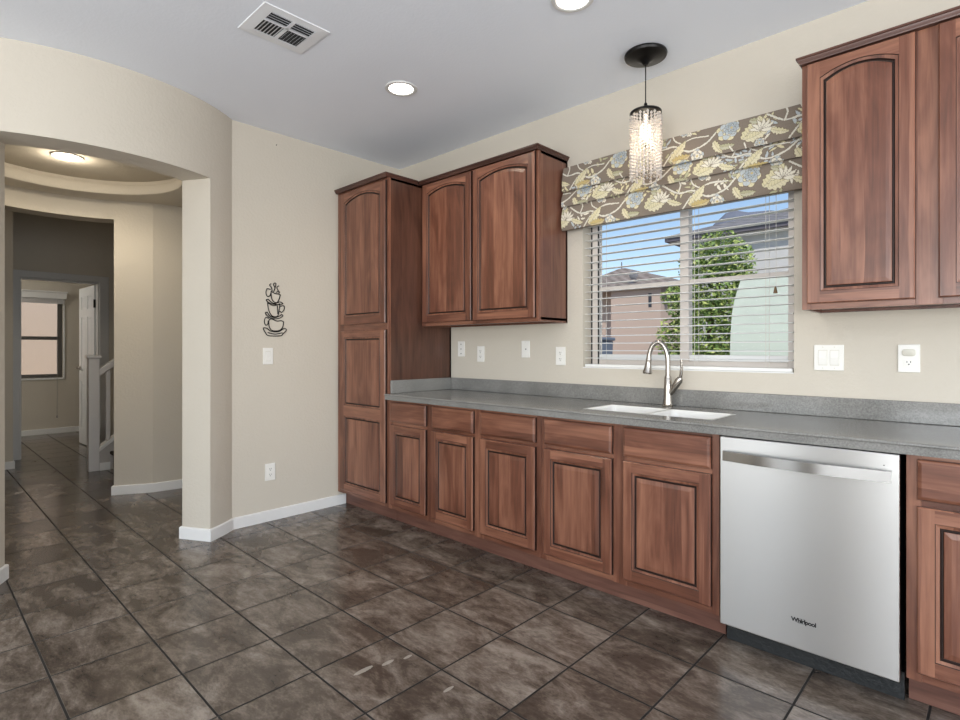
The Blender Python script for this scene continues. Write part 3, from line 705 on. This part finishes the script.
# ------------------------------------------------------------------ plates on the walls
def plate(name, label, cat, cx, cz, w_, h_, inner, wall='back', wy=0.0, group=None):
    """inner: list of (kind, dx, dz)"""
    if wall == 'back': Tm = lambda a, d, z: (cx + a, -d - .0004, cz + z)
    else: Tm = lambda a, d, z: (-3.80 + d + .0004, wy + a, cz + z)
    loc = Tm(0, 0, 0); t = thing(name, loc, label, cat, group)
    def boxT(nm, a0, a1, d0, d1, z0, z1, m, bev=.0008):
        w = MB(); w.box(a0, a1, d0, d1, z0, z1); w.v = [Tm(*v) for v in w.v]; return w.build(nm, m, t, bevel=bev)
    boxT('cover_plate', -w_ / 2, w_ / 2, 0, .0065, -h_ / 2, h_ / 2, WHITE, .0025)
    for kind, dx, dz in inner:
        if kind == 'rocker':
            boxT('rocker_rim', dx - .0185, dx + .0185, .0065, .0072, dz - .036, dz + .036, WSHADE)
            w = MB(); w.rings([[(dx - .0165, .007, dz + s_) for s_ in (0,)] * 0 or [Tm(dx - .0165, d, dz + z) for d, z in ((.0072, -.033), (.0085, -.033), (.0115, 0), (.0075, .033), (.0072, .033))],
                               [Tm(dx + .0165, d, dz + z) for d, z in ((.0072, -.033), (.0085, -.033), (.0115, 0), (.0075, .033), (.0072, .033))]], 0, True, True, True)
            w.build('rocker', WHITE, t)
        elif kind == 'socket':
            boxT('socket_face', dx - .0165, dx + .0165, .0065, .0085, dz - .014, dz + .014, WHITE, .001)
            for sx in (-.0062, .0062): boxT('slot', dx + sx - .0013, dx + sx + .0013, .0085, .0088, dz - .001, dz + .007, DARK, 0)
            boxT('slot', dx - .0025, dx + .0025, .0085, .0088, dz - .010, dz - .005, DARK, 0)
        elif kind == 'dot':
            boxT('jack', dx - .004, dx + .004, .0065, .008, dz - .004, dz + .004, DARK, .001)
        elif kind == 'button':
            w = MB(); R = [[(dx + (.024 * abs(cos(a)) ** .6 * (1 if cos(a) > 0 else -1)) * q, d, dz + (.0155 * abs(sin(a)) ** .6 * (1 if sin(a) > 0 else -1)) * q) for a in [2 * pi * k / 28 for k in range(28)]] for q, d in ((1, .0065), (1, .010), (.86, .012))]
            w.rings([[Tm(*p) for p in r] for r in R], 0, True, True, True); w.build('button', WSHADE, t, smooth=40)
        elif kind == 'screw':
            boxT('screw', dx - .0022, dx + .0022, .0065, .0075, dz - .0022, dz + .0022, WSHADE, 0)
plate('outlet', 'white cover plate with three dark holes beside the tall pantry side', 'wall plate', -3.030, 1.229, .072, .117, [('dot', 0, .036), ('dot', 0, 0), ('dot', 0, -.036)])
plate('outlet', 'white duplex outlet second from the pantry above the countertop', 'outlet', -2.822, 1.192, .072, .117, [('socket', 0, .02), ('socket', 0, -.02), ('screw', 0, 0)])
plate('cable_jack', 'white cable jack plate with one dark hole under the wall cabinet', 'wall plate', -2.394, 1.228, .072, .117, [('dot', .004, 0), ('screw', 0, .048), ('screw', 0, -.048)])
plate('outlet', 'white duplex outlet just left of the window above the counter', 'outlet', -2.100, 1.183, .076, .120, [('socket', 0, .02), ('socket', 0, -.02), ('screw', 0, 0)])
plate('light_switch', 'white double rocker switch plate right of the window', 'light switch', -.586, 1.189, .120, .120, [('rocker', -.0235, 0), ('rocker', .0235, 0), ('screw', -.0235, .049), ('screw', .0235, .049), ('screw', -.0235, -.049), ('screw', .0235, -.049)])
plate('outlet', 'white outlet with rounded button below the right wall cabinet', 'outlet', -.290, 1.189, .076, .120, [('button', 0, .025), ('socket', 0, -.018)])
plate('light_switch', 'white single rocker switch below the coffee cup wall art', 'light switch', 0, 1.178, .072, .118, [('rocker', 0, 0)], 'left', -1.184)
plate('outlet', 'white outlet low on the left wall above the baseboard', 'outlet', 0, .350, .076, .122, [('socket', 0, .02), ('socket', 0, -.02)], 'left', -1.168)
w = MB().tube([(-3.7995, -1.122, 2.70), (-3.788, -1.122, 2.702)], .0025, 8)
tag(w.build('wall_nail', BLACK), 'tiny dark nail high on the left wall below the ceiling', 'nail')

# ------------------------------------------------------------------ coffee-cup wall art
t = thing('wall_art', (-3.797, -1.13, 1.33), 'black wire wall art of three stacked coffee cups with steam', 'wall art')
# outline points in a local sheet: a across (to the right), z up, both in pixels of a 411 x 720 sketch
def AP(p): return [(-3.7965, (x - 205) * .000715 - 1.132, 1.326 + (620 - y) * .000700) for x, y in p]
def smoothc(p, closed=False, k=5):
    P = [np.array(q, float) for q in p]; n = len(P); out = []
    rng_ = range(n if closed else n - 1)
    g = (lambda i: P[i % n]) if closed else (lambda i: P[min(max(i, 0), n - 1)])
    for i in rng_:
        p0, p1, p2, p3 = g(i - 1), g(i), g(i + 1), g(i + 2)
        for q in range(k):
            s_ = q / k; out.append(.5 * (2 * p1 + (p2 - p0) * s_ + (2 * p0 - 5 * p1 + 4 * p2 - p3) * s_ ** 2 + (3 * p1 - p0 - 3 * p2 + p3) * s_ ** 3))
    out.append(P[0] if closed else P[-1]); return [tuple(q) for q in out]
def wire(name, curves, parent=t, r=.0036):
    w = MB()
    for c_, cl in curves: w.tube(AP(smoothc(c_, cl)), r, 6)
    return w.build(name, BLACK, parent)
wire('saucer', [([(85, 548), (120, 548), (160, 575), (205, 582), (255, 575), (300, 545), (328, 560), (290, 600), (262, 622), (140, 622), (105, 590)], True), ([(130, 590), (205, 605), (285, 590)], False)])
wire('cup', [([(140, 470), (145, 530), (175, 568), (245, 568), (285, 535), (298, 475)], False), ([(140, 470), (165, 450), (225, 470), (270, 465), (298, 475)], False), ([(140, 445), (108, 440), (95, 480), (108, 515), (130, 505), (136, 470)], False)])
wire('saucer', [([(105, 395), (125, 385), (150, 420), (205, 435), (255, 415), (275, 400), (288, 415), (250, 440), (195, 448), (140, 432)], True)])
wire('cup', [([(128, 285), (140, 360), (165, 410), (195, 425), (235, 415), (250, 350), (258, 290)], False), ([(128, 285), (190, 312), (258, 290)], False), ([(262, 315), (300, 310), (302, 350), (275, 378), (256, 365)], False), ([(230, 310), (235, 400)], False)])
wire('saucer', [([(115, 262), (135, 252), (165, 278), (205, 290), (250, 272), (278, 278), (285, 290), (225, 300), (150, 290)], True)])
wire('cup', [([(165, 165), (168, 230), (190, 270), (225, 280), (250, 240), (262, 195)], False), ([(165, 165), (200, 185), (235, 190), (262, 195)], False), ([(160, 150), (125, 145), (112, 185), (125, 222), (152, 215), (160, 190)], False)])
wire('steam', [([(175, 165), (168, 130), (150, 105), (165, 88)], False), ([(190, 170), (205, 130), (190, 100), (200, 80), (215, 85), (208, 120), (195, 160)], False), ([(215, 175), (240, 160), (225, 125), (248, 105)], False), ([(245, 185), (250, 165), (232, 150)], False)], r=.0034)

# ------------------------------------------------------------------ ceiling fixtures
LENS = mat('lit_lamp_lens', (1, 1, 1), .5, emis=(1, .93, .80), es=7)
def downlight(x, y, z, label, r=.078, e_=22, glow=True):
    t = thing('recessed_light', (x, y, z), label, 'ceiling light', None)
    MB().lathe([(r + .018, -.0008), (r + .016, -.006), (r + .004, -.009), (r - .004, -.006), (r - .008, .0), (r - .010, -.0008)], (x, y, z), 40).build('trim_ring', mat('white_lamp_trim', (.70, .70, .69), .4), t, smooth=35)
    MB().lathe([(r - .005, -.0035), (r - .03, -.0025), (.0005, -.002)], (x, y, z), 40).build('lens', LENS, t, smooth=60)
    if glow: lamp('recessed_lamp', 'SPOT', (x, y, z - .02), e_, (1, .88, .70), (0, 0, -1), spot_size=radians(150), spot_blend=.9, shadow_soft_size=.06)
    else:
        lamp('recessed_lamp', 'SPOT', (x, y, z - .02), 34, (1, .88, .70), (0, 0, -1), spot_size=radians(165), spot_blend=.6, shadow_soft_size=.06)
        lamp('recessed_lamp', 'POINT', (x, y, z - .05), e_, (1, .88, .70), shadow_soft_size=.03)
    return t
downlight(-2.607, -.924, H, 'lit round recessed ceiling light in front of the wall cabinet')
downlight(-1.385, -.925, H, 'lit round recessed ceiling light above the sink, cut by the top edge')
downlight(-4.82, -2.175, 2.60, 'lit round recessed light in the rotunda tray ceiling', e_=5, glow=False)

t = thing('ceiling_vent', (-2.54, -1.69, H), 'white square ceiling air vent with dark louvers', 'vent')
vx0, vx1, vy0, vy1 = -2.685, -2.395, -1.862, -1.53
VENT = mat('white_vent_metal', (.82, .84, .87), .4)
w = MB(); ix0, ix1, iy0, iy1 = vx0 + .05, vx1 - .045, vy0 + .055, vy1 - .055
def rect(x0, x1, y0, y1, z): return [(x0, y0, z), (x1, y0, z), (x1, y1, z), (x0, y1, z)]
w.rings([rect(vx0, vx1, vy0, vy1, H - .0008), rect(vx0 + .002, vx1 - .002, vy0 + .002, vy1 - .002, H - .005), rect(ix0 - .01, ix1 + .01, iy0 - .01, iy1 + .01, H - .007), rect(ix0, ix1, iy0, iy1, H - .007), rect(ix0, ix1, iy0, iy1, H - .0015)])
w.build('frame', VENT, t)
MB().box(ix0 + .0005, ix1 - .0005, iy0 + .0005, iy1 - .0005, H - .0025, H - .0012).build('duct_opening', DARK, t)
w = MB(); xm = ix0 + (ix1 - ix0) * .62; ym = (iy0 + iy1) / 2
w.box(ix0, ix1, ym - .008, ym + .008, H - .009, H - .004); w.box(xm - .006, xm + .006, iy0, iy1, H - .009, H - .004)
w.build('divider', VENT, t)
w = MB()
def blade(p, q, tilt):
    p, q = Vector(p), Vector(q); d = (q - p).normalized(); n_ = Vector((-d.y, d.x, 0)); a = n_ * .0055 * tilt + Vector((0, 0, .0038)); b = Vector((0, 0, .0008))
    w.rings([[p - a, p - a + b, p + a + b, p + a], [q - a, q - a + b, q + a + b, q + a]], 0, True, True, True)
zc = H - .0075
for k in range(6):
    y = iy0 + .012 + k * .0165; blade((ix0 + .002, y, zc), (xm - .008, y, zc), 1)
    y = iy1 - .012 - k * .0165; blade((ix0 + .002, y, zc), (xm - .008, y, zc), .55)
for k in range(4):
    x = xm + .014 + k * .019
    for ya, yb in ((iy0 + .002, ym - .01), (ym + .01, iy1 - .002)): blade((x, ya, zc), (x, yb, zc), .8)
w.build('louvers', VENT, t)

# pendant
px, py = -1.365, -.275
t = thing('pendant_light', (px, py, 2.12), 'black pendant lamp with crystal bead shade hanging before the floral shade', 'lamp')
MB().lathe([(.001, 0), (.107, -.0008), (.110, -.010), (.106, -.020), (.088, -.023), (.082, -.027), (.050, -.030), (.022, -.046), (.012, -.060), (.001, -.061)], (px, py, H - .0004), 48).build('canopy', BLACK, t, smooth=35)
MB().tube([(px, py, H - .058), (px, py, 2.527)], .0030, 8).build('cord', BLACK, t)
MB().lathe([(.0045, .05), (.008, .046), (.010, .034), (.020, .026), (.024, .014), (.030, .006), (.078, .003), (.082, -.002), (.082, -.011), (.078, -.012), (.001, -.004)], (px, py, 2.480), 40).build('cap', BLACK, t, smooth=35)
MB().lathe([(.001, .085), (.010, .083), (.0125, .06), (.012, .045), (.022, .02), (.030, -.005), (.028, -.025), (.016, -.042), (.001, -.047)], (px, py, 2.385), 24).build('bulb', mat('lit_bulb', (1, 1, 1), .4, emis=(1, .86, .64), es=2.6), t, smooth=60)
lamp('pendant_lamp', 'POINT', (px, py, 2.33), 1.5, (1, .80, .58), shadow_soft_size=.04)
CRY = mat('clear_crystal', (.86, .81, .76), .08, trans=.5, ior=1.5)
w = MB(); nst = 26
for sidx in range(nst):
    a = 2 * pi * sidx / nst; sx, sy = px + .077 * cos(a), py + .077 * sin(a)
    nb = 19 + (sidx % 2)
    for k in range(nb):
        z = 2.456 - k * .0166 - (sidx % 2) * .0083; r = .0080
        w.rings([[(sx + r * .35 * cos(a + pi * i / 3), sy + r * .35 * sin(a + pi * i / 3), z + r) for i in range(6)], [(sx + r * cos(a + pi * i / 3), sy + r * sin(a + pi * i / 3), z + .15 * r) for i in range(6)],
                 [(sx + r * cos(a + pi * i / 3), sy + r * sin(a + pi * i / 3), z - .15 * r) for i in range(6)], [(sx + r * .35 * cos(a + pi * i / 3), sy + r * .35 * sin(a + pi * i / 3), z - r) for i in range(6)]], 0, True, True, True)
w.build('crystal_strands', CRY, t, kind='stuff')

# ------------------------------------------------------------------ outside
STUC = mat('pinkish_tan_stucco', (.56, .44, .37), .9, bump=(40, .3)); STUG = mat('grey_stucco', (.62, .615, .61), .9, bump=(40, .3)); STUM = mat('sunlit_pale_green', (.70, .79, .72), .9, bump=(40, .3))
def tile_roof(name, a, b):
    m = mat(name, rough=.85); N = NT(m); p = N.pos(); n = N.noise(p, 6, 3); s_ = N.sep(p)
    v = N.math('ABSOLUTE', N.math('SUBTRACT', N.math('FRACT', N.math('MULTIPLY', N.math('ADD', s_[0], s_[1]), 3.4)), .5))
    N.col(N.ramp(N.math('ADD', N.math('MULTIPLY', n, .8), N.math('MULTIPLY', v, .5)), [(.3, a), (.75, b)])); N.bump(v, .6, .03); return m
ROOF1 = tile_roof('brown_roof_tile', (.16, .13, .11), (.33, .28, .25)); ROOF2 = tile_roof('grey_roof_tile', (.13, .125, .13), (.27, .26, .265))
FASC = mat('dark_fascia_paint', (.14, .13, .155), .6)
struct(MB().box(-60, 40, .16, 160, -.3, -.06).build('ground', mat('desert_gravel', (.30, .25, .20), .95, bump=(8, .5))))
struct(MB().box(-40, -11.0, -30, .16, -.3, -.06).build('ground_side', mat('gravel_yard', (.30, .25, .20), .95, bump=(8, .5))))
# neighbour wall outside the study window
tag(MB().box(-13.2, -12.8, -9, 4, -.06, 5.2).build('neighbour_wall', mat('sand_stucco', (.64, .51, .40), .9, bump=(30, .4))), 'sand coloured stucco neighbour wall seen through the far study window', 'wall')
# added pale wall shape standing for the sunlit area in the right pane
prof_ = [(-1.80, -.06), (3.2, -.06), (3.2, 1.86), (-1.70, 1.845), (-1.728, 1.76), (-1.756, 1.66), (-1.775, 1.55), (-1.788, 1.35), (-1.795, 1.1)]
w = MB().rings([[(x, 2.2, z) for x, z in prof_], [(x, 2.36, z) for x, z in prof_]], 0, True, True, True)
tag(w.build('sunlit_area_wall', STUM), 'added pale green wall shape with a swooped end for the sunlit area in the right window pane', 'wall')
# right house
t = thing('neighbour_house', (1, 8, 0), 'grey stucco house with dark fascia and tiled roof behind the tree', 'house')
MB().box(-3.98, 6, 6.2, 14, -.06, 3.04).build('wall', STUG, t)
MB().box(-4.18, 6.4, 6.0, 6.06, 3.05, 3.13).build('fascia', FASC, t); MB().box(-4.18, -4.12, 6.06, 14.4, 3.05, 3.13).build('fascia', FASC, t)
MB().box(-4.12, 6.4, 6.06, 6.199, 3.042, 3.07).build('soffit', STUG, t)
w = MB(); w.rings([[(-4.22, 5.96, 3.13), (6.5, 5.96, 3.13), (6.5, 14.5, 3.13), (-4.22, 14.5, 3.13)], [(-.87, 10.2, 4.48), (6.4, 10.2, 4.48), (6.4, 10.3, 4.48), (-.87, 10.3, 4.48)]], 0, True, True, True); w.build('roof', ROOF2, t)
# left house
t = thing('neighbour_house', (-8, 13, 0), 'pinkish tan stucco house with brown tiled roof in the left window pane', 'house')
MB().box(-8.12, -6.62, 11, 17, -.06, 2.98).box(-14, -8.12, 11.5, 17, -.06, 2.98).build('wall', STUC, t)
w = MB(); w.rings([[(-9.7, 10.85, 2.99), (-6.2, 10.85, 2.99), (-6.2, 17.2, 2.99), (-9.7, 17.2, 2.99)], [(-8.75, 12.6, 3.76), (-8.55, 12.6, 3.76), (-8.55, 15.6, 3.76), (-8.75, 15.6, 3.76)]], 0, True, True, True)
w.rings([[(-14, 11.2, 2.99), (-9.72, 11.2, 2.99), (-9.72, 17, 2.99), (-14, 17, 2.99)], [(-13, 13.6, 3.74), (-10.2, 13.6, 3.74), (-10.2, 13.7, 3.74), (-13, 13.7, 3.74)]], 0, True, True, True)
w.build('roof', ROOF1, t)
MB().box(-9.72, -6.16, 10.84, 10.88, 2.88, 2.985).build('fascia', mat('cream_fascia', (.62, .52, .42), .7), t)
MB().box(-6.97, -6.88, 10.99, 11.0, 2.36, 2.74).build('window', mat('dark_far_window', (.05, .055, .07), .3), t)
MB().tube([(-8.68, 12.62, 3.74), (-8.68, 12.62, 3.96)], .018, 6).build('vent_pipe', FASC, t)
w = MB().lathe([(.001, .03), (.08, .022), (.13, .0), (.132, .003), (.08, .03), (.001, .038)], (0, 0, 0), 20)
w.v = [(x - 7.36, 10.9 - z, y + 3.27) for x, y, z in w.v]; w.tube([(-7.36, 10.9, 3.27), (-7.36, 11.1, 3.10)], .015, 6); w.build('satellite_dish', mat('grey_dish', (.22, .22, .24), .5), t)
# bin and low wall at the side yard
t = thing('wheeled_bin', (-5.72, 6.2, -.06), 'blue grey wheeled bin beside the tan house, low in the left pane', 'bin')
BINM = mat('blue_grey_bin', (.16, .20, .27), .6)
w = MB().rings([[(-5.95, 6.0, -.06), (-5.5, 6.0, -.06), (-5.5, 6.45, -.06), (-5.95, 6.45, -.06)], [(-6.0, 5.95, 1.38), (-5.45, 5.95, 1.38), (-5.45, 6.5, 1.38), (-6.0, 6.5, 1.38)]], 0, True, True, True); w.build('bin_body', BINM, t, bevel=.02)
MB().box(-6.03, -5.42, 5.91, 6.53, 1.385, 1.45).build('bin_lid', BINM, t, bevel=.02)
# tree
t = thing('yard_tree', (-2.95, 4.9, -.06), 'bushy green tree outside the middle of the kitchen window', 'tree')
MB().tube([(-2.95, 4.9, -.05), (-2.9, 4.9, .7), (-3.0, 4.88, 1.5), (-2.85, 4.9, 2.3)], [.07, .06, .05, .03], 8).build('trunk', mat('tree_bark', (.16, .11, .07), .9, bump=(30, .6)), t, smooth=50)
LEAF = mat('green_leaf', (.2, .4, .08), .55); N = NT(LEAF)
wn_ = N.white(N.new('ShaderNodeNewGeometry').outputs['Random Per Island']); N.col(N.ramp(wn_[0], [(0, (.09, .17, .05)), (.5, (.24, .36, .10)), (1, (.58, .64, .22))]))
N.b.inputs['Subsurface Weight'].default_value = 0
rng = random.Random(11); w = MB()
blobs = [(-2.82, 4.8, 2.55, .34), (-3.05, 4.8, 2.40, .34), (-2.62, 4.75, 2.42, .27), (-2.52, 4.75, 2.2, .2), (-2.9, 4.8, 2.05, .42), (-3.25, 4.8, 1.85, .33), (-3.5, 4.8, 2.0, .17), (-2.65, 4.8, 1.75, .36), (-3.0, 4.8, 1.5, .45), (-3.4, 4.8, 1.4, .34), (-2.6, 4.8, 1.3, .36), (-3.05, 4.8, .95, .5), (-3.5, 4.8, .95, .3), (-2.55, 4.8, .8, .34), (-2.45, 4.8, 1.75, .2), (-2.45, 4.8, 1.2, .22)]
for bx, by, bz, br in blobs:
    for k in range(int(br * br * 7500)):
        d = Vector((rng.gauss(0, 1), rng.gauss(0, 1), rng.gauss(0, 1))).normalized() * br * (.35 + .65 * rng.random() ** .5)
        c_ = Vector((bx, by, bz)) + d; a = Vector((rng.gauss(0, 1), rng.gauss(0, 1), rng.gauss(0, .6))).normalized(); b_ = a.cross(Vector((rng.gauss(0, 1), rng.gauss(0, 1), rng.gauss(0, 1)))).normalized()
        L_ = rng.uniform(.024, .042); Wd = L_ * .45
        w.face([c_ - a * L_, c_ - b_ * Wd, c_ + a * L_, c_ + b_ * Wd])
w.build('foliage', LEAF, t, recalc=False)
# mountain far behind the houses
w = MB(); mp = [(-16, 0), (-12, 16), (-8, 24), (-4, 28.2), (-1.5, 30.2), (.5, 30.4), (3, 29.6), (7, 29.3), (12, 28), (22, 24), (40, 10), (55, 0)]
bx, by = -41.2, 118
w.rings([[(bx + x + dx, by + dy, max(-.1, z * sc)) for x, z in mp] for dx, dy, sc in ((0, -14, 0), (0, 0, 1), (0, 14, 0))], 0, False)
tag(w.build('mountain', mat('hazy_blue_rock', (.17, .19, .25), .95)), 'hazy blue grey mountain peak above the roof in the right pane', 'mountain')

# unseen point lamps added to brighten the hall and the far room
lamp('hall_fill_light', 'POINT', (-6.5, -3.2, 2.6), 4, (1, .86, .68), shadow_soft_size=.1)
lamp('study_fill_light', 'POINT', (-8.9, -3.3, 2.2), 27, (1, .95, .86), shadow_soft_size=.15)
